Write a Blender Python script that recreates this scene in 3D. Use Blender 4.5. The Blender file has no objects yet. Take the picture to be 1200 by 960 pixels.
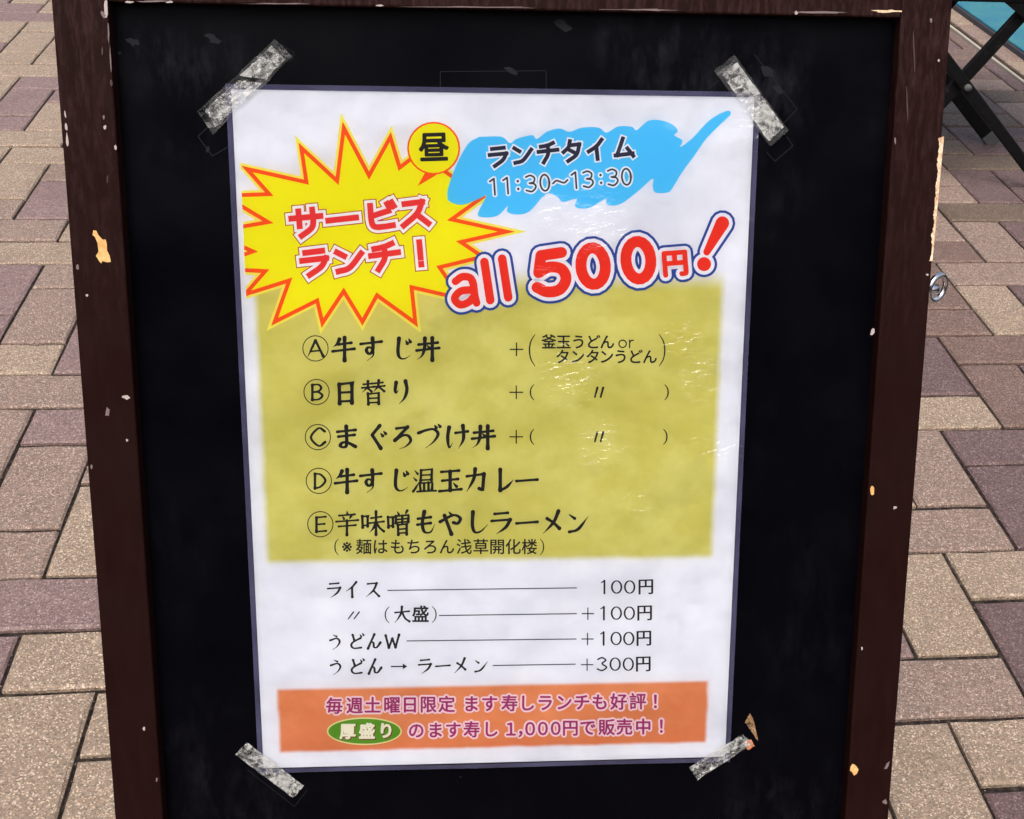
import bpy, bmesh, math, random
import numpy as np
from mathutils import Matrix, Vector
random.seed(7)
sc = bpy.context.scene
COL = sc.collection

# ------------------------------------------------------------------ camera
FPX, PITCH, YAW, ROLL, CAMH = 1582.64, 0.5263044, -0.1409959, 0.0558887, 0.991558
CX, CY = 691.62, 485.14            # optical axis of the (cropped) 1200 x 960 photograph
_cp, _sp, _cy, _sy = math.cos(PITCH), math.sin(PITCH), math.cos(YAW), math.sin(YAW)
FW = np.array([-_sy*_cp, _cy*_cp, -_sp])
_r = np.array([_cy, _sy, 0.0]); _u = np.cross(_r, FW)
RT = math.cos(ROLL)*_r + math.sin(ROLL)*_u
UP = -math.sin(ROLL)*_r + math.cos(ROLL)*_u
C0 = np.array([0, 0, CAMH])
cam = bpy.data.cameras.new('camera')
cam.sensor_width = 36; cam.lens = FPX/1200*36
cam.shift_x = -(CX-600)/1200; cam.shift_y = (CY-480)/1200
cam.clip_start = 0.05; cam.clip_end = 500
camo = bpy.data.objects.new('camera', cam); COL.objects.link(camo)
camo.matrix_world = Matrix(((RT[0], UP[0], -FW[0], 0), (RT[1], UP[1], -FW[1], 0), (RT[2], UP[2], -FW[2], CAMH), (0, 0, 0, 1)))
sc.camera = camo

# ------------------------------------------------------------------ light
SUN_EL, SUN_AZ = math.radians(58), math.radians(195)     # azimuth of the direction the light comes from
w = bpy.data.worlds.new('World'); sc.world = w; w.use_nodes = True
nt = w.node_tree; bg = nt.nodes['Background']
sky = nt.nodes.new('ShaderNodeTexSky'); sky.sky_type = 'NISHITA'; sky.sun_disc = False
sky.sun_elevation = SUN_EL; sky.sun_rotation = SUN_AZ; sky.air_density = 1.0; sky.dust_density = 6.0; sky.ozone_density = 1.0
hsv = nt.nodes.new('ShaderNodeHueSaturation'); hsv.inputs['Saturation'].default_value = .75
nt.links.new(sky.outputs[0], hsv.inputs['Color']); nt.links.new(hsv.outputs[0], bg.inputs[0]); bg.inputs[1].default_value = 0.12
sl = bpy.data.lights.new('sun', 'SUN'); sl.energy = 1.1; sl.angle = math.radians(25); sl.color = (1, .97, .93)
so = bpy.data.objects.new('sun', sl); COL.objects.link(so)
sd = Vector((math.sin(SUN_AZ)*math.cos(SUN_EL), math.cos(SUN_AZ)*math.cos(SUN_EL), math.sin(SUN_EL)))
so.rotation_euler = sd.to_track_quat('Z', 'Y').to_euler()
sc.view_settings.view_transform = 'Standard'; sc.view_settings.look = 'None'
sc.view_settings.exposure = 0.95; sc.view_settings.gamma = 1.0

# ------------------------------------------------------------------ frames of reference
BA = np.array([0.99911724, -0.04065531, 0.01057781])
BB = np.array([0.00111432, 0.2773594, 0.96076559])
BN = np.array([-0.04199408, -0.95990568, 0.27715986])
BT = np.array([0.04336531, 0.69841853, 0.55843833])       # centre of the poster on the board's panel
def ray(x, y): return FPX*FW + (x-CX)*RT - (y-CY)*UP
def on_board(x, y, off=0.0):
    d = ray(x, y); P0 = BT+BN*off
    P = C0 + d*(((P0-C0)@BN)/(d@BN)) - P0
    return float(P@BA), float(P@BB)
def on_ground(x, y, z=0.0):
    d = ray(x, y); P = C0 + d*((z-CAMH)/d[2]); return float(P[0]), float(P[1])
def to_px(P):
    v = np.array(P)-C0; z = v@FW
    return CX+FPX*(v@RT)/z, CY-FPX*(v@UP)/z
def board_matrix(t):
    o = BT + BB*t
    return Matrix(((BA[0], BB[0], BN[0], o[0]), (BA[1], BB[1], BN[1], o[1]), (BA[2], BB[2], BN[2], o[2]), (0, 0, 0, 1)))

# ------------------------------------------------------------------ object helpers
def link(name, me, mats=(), parent=None, loc=None, mw=None):
    o = bpy.data.objects.new(name, me); COL.objects.link(o)
    for m in mats: me.materials.append(m)
    if parent: o.parent = parent
    if loc is not None: o.location = loc
    if mw is not None: o.matrix_world = mw
    return o
def thing(name, label, cat, mw=None, loc=None, group=None):
    o = bpy.data.objects.new(name, None); COL.objects.link(o); o.empty_display_size = .05
    if mw is not None: o.matrix_world = mw
    if loc is not None: o.location = loc
    o['label'] = label; o['category'] = cat
    if group: o['group'] = group
    return o
def mesh_from(name, V, F, mi=None):
    me = bpy.data.meshes.new(name); me.from_pydata([tuple(v) for v in V], [], F)
    if mi is not None: me.polygons.foreach_set('material_index', mi)
    me.update(); return me
def bm_mesh(name, bm, smooth=False):
    me = bpy.data.meshes.new(name); bm.to_mesh(me); bm.free()
    if smooth:
        for p in me.polygons: p.use_smooth = True
    return me
def bm_box(bm, x0, x1, y0, y1, z0, z1, bev=0.0, seg=1):
    vs = [bm.verts.new((x, y, z)) for z in (z0, z1) for y in (y0, y1) for x in (x0, x1)]
    fs = [bm.faces.new([vs[i] for i in f]) for f in ((0, 2, 3, 1), (4, 5, 7, 6), (0, 1, 5, 4), (2, 6, 7, 3), (0, 4, 6, 2), (1, 3, 7, 5))]
    if bev:
        es = {e for f in fs for e in f.edges}
        bmesh.ops.bevel(bm, geom=list(es), offset=bev, segments=seg, affect='EDGES', profile=.5)
def box(name, x0, x1, y0, y1, z0, z1, mat, parent=None, bev=0.001, seg=2):
    bm = bmesh.new(); bm_box(bm, x0, x1, y0, y1, z0, z1, bev, seg)
    return link(name, bm_mesh(name, bm), [mat], parent)
def bar(name, a, b, wx, wy, mat, parent=None, side=Vector((0, 1, 0)), bev=.002):
    a, b = Vector(a), Vector(b); d = (b-a); L = d.length; d.normalize()
    s = side - d*side.dot(d); s.normalize(); n = d.cross(s)
    bm = bmesh.new(); bm_box(bm, -wx/2, wx/2, -wy/2, wy/2, 0, L, bev, 2)
    bm.transform(Matrix(((n[0], s[0], d[0], a[0]), (n[1], s[1], d[1], a[1]), (n[2], s[2], d[2], a[2]), (0, 0, 0, 1))))
    return link(name, bm_mesh(name, bm), [mat], parent)

# ------------------------------------------------------------------ materials
def mat(name, col=(.5, .5, .5), rough=.6, spec=.5, metal=0.0):
    m = bpy.data.materials.new(name); m.use_nodes = True
    b = m.node_tree.nodes['Principled BSDF']
    b.inputs['Base Color'].default_value = (*col, 1); b.inputs['Roughness'].default_value = rough
    b.inputs['Specular IOR Level'].default_value = spec; b.inputs['Metallic'].default_value = metal
    return m
class NG:
    def __init__(s, m): s.m = m; s.t = m.node_tree; s.b = s.t.nodes.get('Principled BSDF')
    def n(s, typ, ins=None, **kw):
        x = s.t.nodes.new(typ)
        for k, v in kw.items(): setattr(x, k, v)
        for k, v in (ins or {}).items(): s.set(x.inputs[k], v)
        return x
    def set(s, sock, v):
        if isinstance(v, bpy.types.NodeSocket): s.t.links.new(v, sock)
        else: sock.default_value = v
    def noise(s, vec, scale, detail=3, rough=.5): return s.n('ShaderNodeTexNoise', {'Vector': vec, 'Scale': scale, 'Detail': detail, 'Roughness': rough}).outputs['Fac']
    def math(s, op, a, b=0.0, c=0.0, clamp=False): return s.n('ShaderNodeMath', {0: a, 1: b, 2: c}, operation=op, use_clamp=clamp).outputs[0]
    def rmap(s, v, a, b, c=0.0, d=1.0, smooth=False):
        return s.n('ShaderNodeMapRange', {0: v, 1: a, 2: b, 3: c, 4: d}, interpolation_type='SMOOTHSTEP' if smooth else 'LINEAR').outputs[0]
    def mix(s, f, a, b, blend='MIX'):
        x = s.n('ShaderNodeMix', data_type='RGBA', blend_type=blend)
        s.set(x.inputs[0], f)
        for k, v in ((6, a), (7, b)): s.set(x.inputs[k], v if isinstance(v, bpy.types.NodeSocket) else (*v[:3], 1))
        return x.outputs[2]
    def bump(s, h, dist, strength=1.0): return s.n('ShaderNodeBump', {'Height': h, 'Distance': dist, 'Strength': strength}).outputs[0]

def paver_mat(name, base, alt, dark):
    m = mat(name, base, .75, .35); g = NG(m)
    pos = g.n('ShaderNodeNewGeometry').outputs['Position']
    rnd = g.n('ShaderNodeObjectInfo').outputs['Random']
    grain = g.n('ShaderNodeTexVoronoi', {'Vector': pos, 'Scale': 640.0, 'Randomness': 1.0})
    gcol = g.n('ShaderNodeSeparateColor', {0: grain.outputs['Color']})
    c = g.mix(g.rmap(g.noise(pos, 22.0, 4, .6), .35, .68), base, alt)
    c = g.mix(g.math('MULTIPLY', rnd, .45), c, alt)
    c = g.mix(g.rmap(gcol.outputs[0], .50, .95, 0, .75), c, dark)
    c = g.mix(g.rmap(g.noise(pos, 190.0, 3, .7), .40, .66, .45, 0), c, dark)
    c = g.mix(g.rmap(gcol.outputs[1], .80, .94, 0, .6), c, tuple(min(.75, x*1.9+.08) for x in base))
    c = g.mix(g.rmap(gcol.outputs[2], .86, .96, 0, .35), c, (base[0]*1.4, base[1]*.95, base[2]*.7))
    st = g.math('MAXIMUM', g.rmap(g.noise(pos, 5.0, 5, .65), .50, .75, 0, .42, True), g.rmap(g.noise(pos, 31.0, 4, .7), .56, .72, 0, .35, True))
    c = g.mix(st, c, (base[0]*.45, base[1]*.40, base[2]*.36))
    g.set(g.b.inputs['Base Color'], c)
    h = g.math('ADD', g.math('MULTIPLY', gcol.outputs[1], .7), g.math('MULTIPLY', g.noise(pos, 150.0, 3), 1.2))
    g.set(g.b.inputs['Normal'], g.bump(h, .0007, .8))
    g.set(g.b.inputs['Roughness'], g.rmap(g.noise(pos, 90.0, 2), .3, .7, .5, .85))
    return m
PAV = {
 'B': paver_mat('paver_beige', (.325, .25, .178), (.275, .205, .155), (.10, .072, .05)),
 'K': paver_mat('paver_tan', (.265, .190, .150), (.225, .16, .13), (.08, .057, .044)),
 'P': paver_mat('paver_lavender', (.195, .130, .124), (.225, .155, .138), (.075, .048, .044)),
 'V': paver_mat('paver_mauve', (.118, .073, .072), (.145, .094, .086), (.048, .029, .027)),
 'D': paver_mat('paver_shade_damp_tan', (.125, .088, .062), (.155, .11, .08), (.045, .03, .022)),
 'Q': paver_mat('paver_reddish', (.150, .094, .076), (.18, .122, .096), (.052, .031, .026)),
}
m_sand = mat('joint_sand', (.05, .038, .032), .95, .1)
g = NG(m_sand); pos = g.n('ShaderNodeNewGeometry').outputs['Position']
g.set(g.b.inputs['Base Color'], g.mix(g.rmap(g.noise(pos, 120.0, 4, .7), .45, .75), (.014, .011, .010), (.075, .056, .045)))
g.set(g.b.inputs['Normal'], g.bump(g.noise(pos, 400.0, 2), .001))

def wood_mat(name):
    m = mat(name, (.04, .014, .012), .55, .07); g = NG(m)
    tc = g.n('ShaderNodeTexCoord').outputs['Object']
    mp = g.n('ShaderNodeMapping', {'Vector': tc, 'Scale': (45, 8, 45)}).outputs[0]
    streak = g.noise(mp, 4.0, 5, .6)
    c = g.mix(g.rmap(streak, .25, .8), (.0078, .0020, .0016), (.0125, .0034, .0028))
    y = g.n('ShaderNodeSeparateXYZ', {0: tc}).outputs
    worn = g.math('MULTIPLY', g.rmap(y[1], .62, .87, 0, 1), g.rmap(g.noise(mp, 9.0, 4, .7), .45, .75, 0, 1))
    c = g.mix(g.math('MULTIPLY', worn, .35), c, (.085, .042, .040))
    fl = g.rmap(g.noise(tc, 420.0, 2, .5), .82, .85, 0, .7)
    c = g.mix(fl, c, (.30, .24, .2))
    g.set(g.b.inputs['Base Color'], c)
    g.set(g.b.inputs['Roughness'], g.rmap(g.noise(tc, 30.0, 3), .3, .7, .42, .62))
    g.set(g.b.inputs['Normal'], g.bump(g.math('ADD', streak, g.noise(tc, 200.0, 2)), .0003, .35))
    return m
m_wood = wood_mat('dark_brown_painted_wood')
m_black = mat('black_lacquer_panel', (.004, .004, .006), .30, .05); g = NG(m_black)
tc = g.n('ShaderNodeTexCoord').outputs['Object']
sm = g.rmap(g.noise(tc, 7.0, 5, .6), .48, .78, 0, 1, True)
fine = g.rmap(g.noise(g.n('ShaderNodeMapping', {'Vector': tc, 'Scale': (1, .35, 1)}).outputs[0], 60.0, 5, .7), .45, .8, 0, 1)
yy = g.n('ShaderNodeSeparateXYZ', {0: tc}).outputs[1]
ht = g.math('MAXIMUM', g.rmap(yy, .66, .80, .3, 1.5), g.rmap(yy, .33, .45, 1.0, .2))  # lower ramp greys the panel colour as a painted reflection of the ground
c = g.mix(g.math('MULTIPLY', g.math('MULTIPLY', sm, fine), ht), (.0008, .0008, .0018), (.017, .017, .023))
c = g.mix(g.rmap(g.noise(tc, 520.0, 1, .4), .835, .85, 0, .5), c, (.10, .10, .11))
g.set(g.b.inputs['Base Color'], c)
g.set(g.b.inputs['Roughness'], g.rmap(g.noise(tc, 12.0, 4, .6), .3, .7, .22, .5))
m_bare = mat('bare_wood', (.62, .36, .13), .8, .2); g = NG(m_bare)
tc = g.n('ShaderNodeTexCoord').outputs['Object']
g.set(g.b.inputs['Base Color'], g.mix(g.rmap(g.noise(tc, 300.0, 3), .3, .7), (.66, .42, .17), (.5, .26, .085)))
m_bare2 = mat('pale_split_wood', (.68, .50, .33), .85, .2); g = NG(m_bare2)
tc = g.n('ShaderNodeTexCoord').outputs['Object']
g.set(g.b.inputs['Base Color'], g.mix(g.rmap(g.noise(tc, 500.0, 3), .3, .7), (.78, .62, .45), (.42, .24, .12)))
m_white_chip = mat('whitish_chip', (.36, .30, .28), .8, .2)
m_grey_chip = mat('grey_chip', (.15, .11, .11), .8, .2)
m_dim_chip = mat('dim_scratch', (.055, .032, .032), .8, .2)
m_steel = mat('shiny_steel', (.62, .62, .64), .18, .5, 1.0)
m_chairblack = mat('black_painted_metal', (.012, .012, .013), .5, .12)
g = NG(m_chairblack); tc = g.n('ShaderNodeTexCoord').outputs['Object']
g.set(g.b.inputs['Base Color'], g.mix(g.rmap(g.noise(tc, 60.0, 5, .7), .6, .8, 0, .7), (.0035, .0035, .004), (.05, .05, .046)))
m_rubber = mat('worn_grey_rubber', (.07, .07, .068), .8, .3)
m_teal = mat('turquoise_paint', (.05, .27, .30), .75, .3); g = NG(m_teal)
pos = g.n('ShaderNodeNewGeometry').outputs['Position']
c = g.mix(g.rmap(g.noise(pos, 9.0, 4, .6), .35, .65), (.04, .17, .18), (.02, .13, .20))
c = g.mix(g.rmap(g.noise(pos, 160.0, 2), .62, .72, 0, .5), c, (.11, .26, .28))
g.set(g.b.inputs['Base Color'], c); g.set(g.b.inputs['Normal'], g.bump(g.noise(pos, 200.0, 2), .002))
m_dkedge = mat('dark_grey_edge', (.045, .042, .05), .8, .3)
m_strip = mat('pale_concrete_strip', (.33, .29, .23), .8, .3)
m_drain = mat('dark_slot', (.012, .012, .012), .9, .1)

# flat ink
def ink(name, col, rough=.65): return mat(name, col, rough, .25)
I = dict(
 black=ink('black_ink', (.012, .012, .014)), grey=ink('grey_ink', (.045, .045, .06)), white=ink('white_ink', (.86, .89, .96)),
 navy=ink('navy_ink', (.022, .022, .05)), red=ink('red_ink', (.82, .03, .012)), redpink=ink('crimson_ink', (.78, .035, .035)), blue=ink('blue_ink', (.02, .065, .33)),
 dred=ink('dark_red_ink', (.42, .03, .03)), yellow=ink('yellow_ink', (.85, .82, .001)), lemon=ink('lemon_ink', (.86, .80, .10)),
 orange=ink('vermilion_ink', (.90, .085, .006)), sky=ink('sky_blue_ink', (.072, .55, .93)), mag=ink('magenta_ink', (.34, .022, .15)),
 pinkw=ink('pale_pink_ink', (.86, .68, .76)), green=ink('green_ink', (.09, .30, .010)), cream=ink('cream_ink', (.74, .76, .34)), pale=ink('pale_cream_ink', (.85, .82, .66)), brown=ink('brown_ink', (.16, .045, .01)))

# ------------------------------------------------------------------ ground
MOD = 0.1; GA, GB = -3.48229, 10.32043
XCUT = 1.594
bm = bmesh.new()
for a in [(-60, -60), (60, -60), (60, 120), (-60, 120)]: bm.verts.new((*a, -.0060))
bm.faces.new(bm.verts)
ground = link('ground', bm_mesh('ground', bm), [m_sand]); ground['kind'] = 'structure'
pave = bpy.data.objects.new('pavement', None); COL.objects.link(pave); pave['kind'] = 'structure'

def brick_geo(bm, x0, x1, y0, y1, seed, z=0.0, gap=.0022, bev=.0034):
    """one stone: rounded worn rim, slightly uneven outline"""
    r = random.Random(seed)
    C = [(x0, y0), (x1, y0), (x1, y1), (x0, y1)]; n = 4; out = []
    for k in range(4):
        a, b = C[k], C[(k+1) % 4]; dx, dy = b[0]-a[0], b[1]-a[1]; L = math.hypot(dx, dy); ix, iy = -dy/L, dx/L
        m = max(2, round(L/.04))
        for q in range(m):
            t = (q/m) if q else .0
            g = gap+r.uniform(-.0003, .0007); c = bev*r.uniform(.6, 1.5)
            if q == 0:
                px_, py_ = C[k-1]; ex, ey = (px_-a[0]), (py_-a[1]); l2 = math.hypot(ex, ey); ex, ey = ex/l2, ey/l2; ux, uy = dx/L, dy/L
                out.append(((a[0]+(ux+ex)*g, a[1]+(uy+ey)*g*1.75), (a[0]+(ux+ex)*(g+c*.9), a[1]+(uy+ey)*(g*1.75+c*.9))))
            else:
                x, y = a[0]+dx*t, a[1]+dy*t
                if k in (0, 2): g *= 1.75
                out.append(((x+ix*g, y+iy*g), (x+ix*(g+c), y+iy*(g+c))))
    V = [bm.verts.new((i[0], i[1], z)) for o, i in out]
    mid = [bm.verts.new((o[0], o[1], z-bev*.8)) for o, i in out]
    bot = [bm.verts.new((o[0], o[1], z-.02)) for o, i in out]
    N = len(V); fs = [bm.faces.new(V)]
    for k in range(N):
        fs.append(bm.faces.new((mid[k], mid[(k+1) % N], V[(k+1) % N], V[k])))
        fs.append(bm.faces.new((bot[k], bot[(k+1) % N], mid[(k+1) % N], mid[k])))
    return fs
CODE = dict([p.split('=') for p in '''0,-2=B -1,-1=B 0,0=B -1,1=B -2,0=P -2,2=P -3,3=K -1,3=B -2,4=K -1,5=K -3,5=K -2,6=P -3,7=K -4,8=B -2,8=P -5,9=P
-3,9=K -4,10=P -3,11=K -4,12=B -3,13=B -5,13=K -6,14=K -4,14=P -5,15=B -4,16=K -5,17=B -6,16=B -4,18=B -6,18=B -7,19=P -5,19=B -6,20=P -5,21=P
-7,21=B -6,22=P -7,23=B -8,24=B -6,24=B -9,25=P -7,25=B -6,26=B -8,26=B -7,27=B -8,28=P -7,29=B -9,29=P -8,30=B -10,30=P
6,-2=B 9,-3=P 8,-2=B 9,-1=B 8,0=K 7,1=P 10,0=P 9,1=B 10,2=B 9,3=K 8,4=B 11,3=P 10,4=K 11,5=P 10,6=B 12,6=Q 11,7=P 13,7=P 12,8=Q 11,9=Q
13,9=B 12,10=Q 14,10=P 13,11=K 12,12=Q 15,11=P 14,12=K 13,13=K 15,13=P 14,14=K 13,15=B 16,14=P 15,15=P 14,16=B 16,16=P 15,17=K 14,18=K 17,17=P
16,18=P 15,19=K 17,19=P 16,20=K 18,20=B 15,21=K 17,21=P 16,22=Q 18,22=K 17,23=B 19,23=P 16,24=Q 18,24=Q 17,25=P 19,25=P 18,26=Q 17,27=P 19,27=Q'''.split()])
def in_board(x, y): return 63+.073*y < x < 1118.5-.082*y
shared = {}
def shared_brick(t, v, wx, wy, zoff=0):
    key = (t, v, round(wx, 4))
    if key not in shared:
        bm = bmesh.new(); brick_geo(bm, -wx/2, wx/2, -wy/2, wy/2, hash((t == 'H', v)))
        me = bm_mesh('paver', bm); me.materials.append(PAV['B']); shared[key] = me
    return shared[key]
far = {k: bmesh.new() for k in 'BKPVDQ'}
rr = random.Random(3)
for r in range(-22, 46):
    for c in range(-30, 40):
        k = (c+r) % 4
        if k == 0: w_, h_, t = 2, 1, 'H'
        elif k == 2: w_, h_, t = 1, 2, 'V'
        else: continue
        x0, y0 = (c+GA)*MOD, (r+GB)*MOD; x1, y1 = x0+w_*MOD, y0+h_*MOD
        if x0 > XCUT-.02 or x0 < -2.4 or y1 < -1.2: continue
        x1 = min(x1, XCUT)
        if 'x' and x1-x0 < .02: continue
        q = [to_px((x0+(x1-x0)*u, y0+(y1-y0)*v, 0)) for u in (.02, .35, .65, .98) for v in (.05, .35, .65, .95)] if y0 > .3 else []
        vis = any(-4 <= x <= 1204 and -4 <= y <= 964 and not in_board(x, y) for x, y in q)
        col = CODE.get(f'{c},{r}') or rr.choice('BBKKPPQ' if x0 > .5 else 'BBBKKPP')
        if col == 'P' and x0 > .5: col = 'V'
        if x0 > .5 and r >= 14: col = {'K': 'D', 'B': 'K'}.get(col, col)  # stones around the stool darkened in colour for its shade and some damp
        dz = rr.uniform(-.0008, .0008); j = [rr.uniform(-.0006, .0006) for _ in range(2)]
        if vis:
            o = bpy.data.objects.new('paver', shared_brick(t, rr.randrange(4), x1-x0, y1-y0)); COL.objects.link(o)
            o.parent = pave; o.location = ((x0+x1)/2+j[0], (y0+y1)/2+j[1], dz)
            o.rotation_euler = (rr.uniform(-.003, .003), rr.uniform(-.003, .003), rr.uniform(-.004, .004))
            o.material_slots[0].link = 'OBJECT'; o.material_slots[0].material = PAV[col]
        else:
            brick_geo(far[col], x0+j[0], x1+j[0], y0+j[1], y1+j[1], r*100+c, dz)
bmA = bmesh.new(); V, F, MI = [], [], []
for n, k in enumerate('BKPVDQ'):
    b = far[k]; b.verts.index_update(); o0 = len(V)
    V += [v.co[:] for v in b.verts]
    for f in b.faces: F.append([v.index+o0 for v in f.verts]); MI.append(n)
    b.free()
bmA.free()
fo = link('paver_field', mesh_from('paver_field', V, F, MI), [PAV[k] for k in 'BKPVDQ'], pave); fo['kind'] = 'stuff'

# loose grit lying in and beside the joints
rg = random.Random(21); V, F, MI = [], [], []
def grain(x, y, z, s_):
    o = len(V); a = rg.uniform(0, 6.28)
    for k in range(4): V.append((x+s_*math.cos(a+k*1.57)*rg.uniform(.6, 1.2), y+s_*math.sin(a+k*1.57)*rg.uniform(.6, 1.2), z))
    V.append((x, y, z+s_*rg.uniform(.5, .9)))
    m_ = rg.choice((0, 0, 1, 2))
    for k in range(4): F.append([o+k, o+(k+1) % 4, o+4]); MI.append(m_)
for _ in range(9000):
    i_ = rg.randint(-14, 20); x = (i_+GA)*MOD+rg.gauss(0, .0016); y = rg.uniform(.35, 4.0)
    if rg.random() < .5: x, y = rg.uniform(-1.2, 1.55), (rg.randint(-6, 30)+GB)*MOD+rg.gauss(0, .0016)
    if -1.3 < x < 1.56 and y > .3: grain(x, y, -.0008 if rg.random() < .8 else .0006, rg.uniform(.0005, .0013))
for _ in range(900): grain(rg.uniform(-1.2, 1.55), rg.uniform(.4, 4.0), .0007, rg.uniform(.0004, .0011))
gr_ = link('grit', mesh_from('grit', V, F, MI), [mat('grit_dark', (.05, .038, .03), .9, .2), mat('grit_tan', (.30, .23, .16), .9, .2), mat('grit_grey', (.14, .115, .10), .9, .2)], pave); gr_['kind'] = 'stuff'

# edging: pale strip, dark slot, border stones, then the turquoise platform
st = box('edge_strip', 1.5955, 1.6050, -1.0, 9, -.02, .004, m_strip, pave, .0015)
dr = box('drain_slot', 1.6055, 1.6225, -1.0, 9, -.02, -.010, m_drain, pave, 0)
for k in range(40):
    y0 = 1.0+k*.2
    bm = bmesh.new(); brick_geo(bm, 1.6235, 1.7080, y0, y0+.2, k, .003)
    o = link('border_stone', bm_mesh('border_stone', bm), [PAV['K' if k % 3 else 'B']], pave)
plat = thing('platform', 'low turquoise painted platform with dark grey edge beyond the folding stool', 'platform', loc=(2.2, 4.6, 0))
def local_box(name, x0, x1, y0, y1, z0, z1, m, par, bev):
    l = par.location; return box(name, x0-l.x, x1-l.x, y0-l.y, y1-l.y, z0-l.z, z1-l.z, m, par, bev)
PXE = on_ground(1150, 23.7, .026)[0]
local_box('platform_edge', PXE-.004, 2.75, 2.4, 7.0, -.003, .019, m_dkedge, plat, .003)
local_box('platform_top', PXE, 2.744, 2.406, 6.994, .019, .026, m_teal, plat, .002)

# ------------------------------------------------------------------ unseen shop front, added so the black panel and laminate mirror something dark
m_brick = mat('dark_brick', (.05, .036, .03), .85, .2); m_glass = mat('shop_glass', (.006, .007, .008), .15, .3); m_trim = mat('dark_trim', (.03, .028, .027), .6, .3)
shop = thing('unseen_shop', 'dark brick shop front added out of view, facing the menu board', 'building', loc=(0, -15.0, 0))
wins = [(-5.2+2.1*k, -5.2+2.1*k+1.5) for k in range(6)]
def sbx(n, x0, x1, y0, y1, z0, z1, m, par=None):
    return box(n, x0, x1, y0, y1, z0, z1, m, par or shop, 0)
ed = [-7.0]+[v for w_ in wins for v in w_]+[7.0]
for zz0, zz1, wz0, wz1 in ((0, 3.4, .5, 2.8), (3.4, 6.8, 4.2, 6.0)):
    sbx('wall', -7, 7, -.3, 0, zz0, wz0, m_brick); sbx('wall', -7, 7, -.3, 0, wz1, zz1, m_brick)
    for k in range(0, len(ed), 2): sbx('wall', ed[k], ed[k+1], -.3, 0, wz0+.001, wz1-.001, m_brick)
    for a, b in wins:
        f_ = sbx('window', a+.002, b-.002, -.22, -.18, wz0+.003, wz1-.003, m_glass); sbx('sill', a-.05, b+.05, -.001, .06, wz0-.06, wz0, m_trim, f_)
sbx('cornice', -7.1, 7.1, -.3, .12, 6.802, 7.0, m_trim)

# ------------------------------------------------------------------ the A-frame board
BASE = -.5812
board = thing('menu_board', 'dark brown wooden A-frame board with glossy black panel and chipped paint', 'sign board', mw=board_matrix(BASE))
def T_(t): return t-BASE
S0, S1, S2, S3 = -.2400, -.2105, .2285, .2578
ZF = .011
ZB = -.016
rail_l = box('side_rail', S0, S1, .0, T_(.2860), ZB, ZF, m_wood, board, .0012)
rail_r = box('side_rail', S2, S3, .0, T_(.2860), ZB, ZF, m_wood, board, .0012)
rail_t = box('top_rail', S1, S2, T_(.2553), T_(.2850), ZB, ZF-.0006, m_wood, board, .0012)
box('bottom_rail', S1, S2, T_(-.455), T_(-.425), ZB, ZF-.0006, m_wood, board, .0012)
box('panel', S1+.0003, S2-.0003, T_(-.425)+.0003, T_(.2553)-.0003, -.006, 0, m_black, board, 0)
def patch(name, pts, mt, parent, off, base_t, th=.00025, smooth=False):
    P = [on_board(x, y, off) for x, y in pts]
    if sum(P[i][0]*P[(i+1) % len(P)][1]-P[(i+1) % len(P)][0]*P[i][1] for i in range(len(P))) < 0: P = P[::-1]
    n = len(P)
    V = [(x, y-base_t, off+th) for x, y in P]+[(x, y-base_t, off-.0004) for x, y in P]
    F = [list(range(n))]+[[i, i+n, (i+1) % n+n, (i+1) % n] for i in range(n)]
    return link(name, mesh_from(name, V, F), [mt], parent)
def blob(cx, cy, rx, ry, ang=0, seed=0, n=9, j=.3):
    r = random.Random(seed); ca, sa = math.cos(ang), math.sin(ang); out = []
    for k in range(n):
        a = 2*math.pi*k/n; q = 1+r.uniform(-j, j); x, y = rx*q*math.cos(a), ry*q*math.sin(a)
        out.append((cx+x*ca-y*sa, cy+x*sa+y*ca))
    return out
LCH = [([(109.4, 270), (113, 270.6), (115.6, 276), (120.6, 281), (123.8, 280.6), (125.3, 286), (125.6, 293.8), (128.8, 300), (130, 306.9), (126, 307.5), (120, 306), (118.8, 308.8), (116.9, 306.9), (112.5, 300), (115.6, 295), (114.4, 285), (111.3, 277.5), (108.5, 275.6)], m_bare),
 (blob(76.5, 134, 1.0, 4, -.1, 1), m_white_chip), (blob(77.6, 149, 1.2, 5, -.1, 2), m_white_chip), (blob(78.8, 164, 1.7, 8, -.1, 3), m_white_chip),
 (blob(121.6, 138, 1.3, 2.6, 0, 4), m_grey_chip), (blob(123, 149, 1.5, 2.4, 0, 5), m_white_chip), (blob(135.3, 173, 1.4, 3, 0, 6), m_white_chip),
 (blob(148, 465.5, 5.5, 2.6, .15, 7), m_white_chip), (blob(126, 483, 2.6, 5, .2, 8), m_grey_chip), (blob(149, 516, 1.5, 1.5, 0, 9), m_white_chip),
 (blob(107.4, 547, 1.2, 3, 0, 10), m_grey_chip), (blob(102, 346, 1.5, 1.5, 0, 11), m_white_chip), (blob(168.6, 854, 1.6, 2.2, 0, 12), m_white_chip),
 (blob(124, 9, 2.4, 11, -.05, 13), m_white_chip), (blob(121, 17, 2.5, 4, -.5, 14), m_grey_chip), (blob(127.2, 40, .8, 12, -.04, 15), m_grey_chip), (blob(129.6, 70, .8, 16, -.05, 16), m_grey_chip),
 (blob(130.5, 97, 1.5, 4, 0, 17), m_dim_chip), (blob(91, 313, 1.8, 3.5, 0, 18), m_grey_chip), (blob(183.6, 914, 1, 2.5, 0, 30), m_grey_chip), (blob(120, 60, 1.4, 5, 0, 31), m_dim_chip), (blob(126, 210, .9, 5, 0, 32), m_dim_chip)]
_r5 = random.Random(11)
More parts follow.
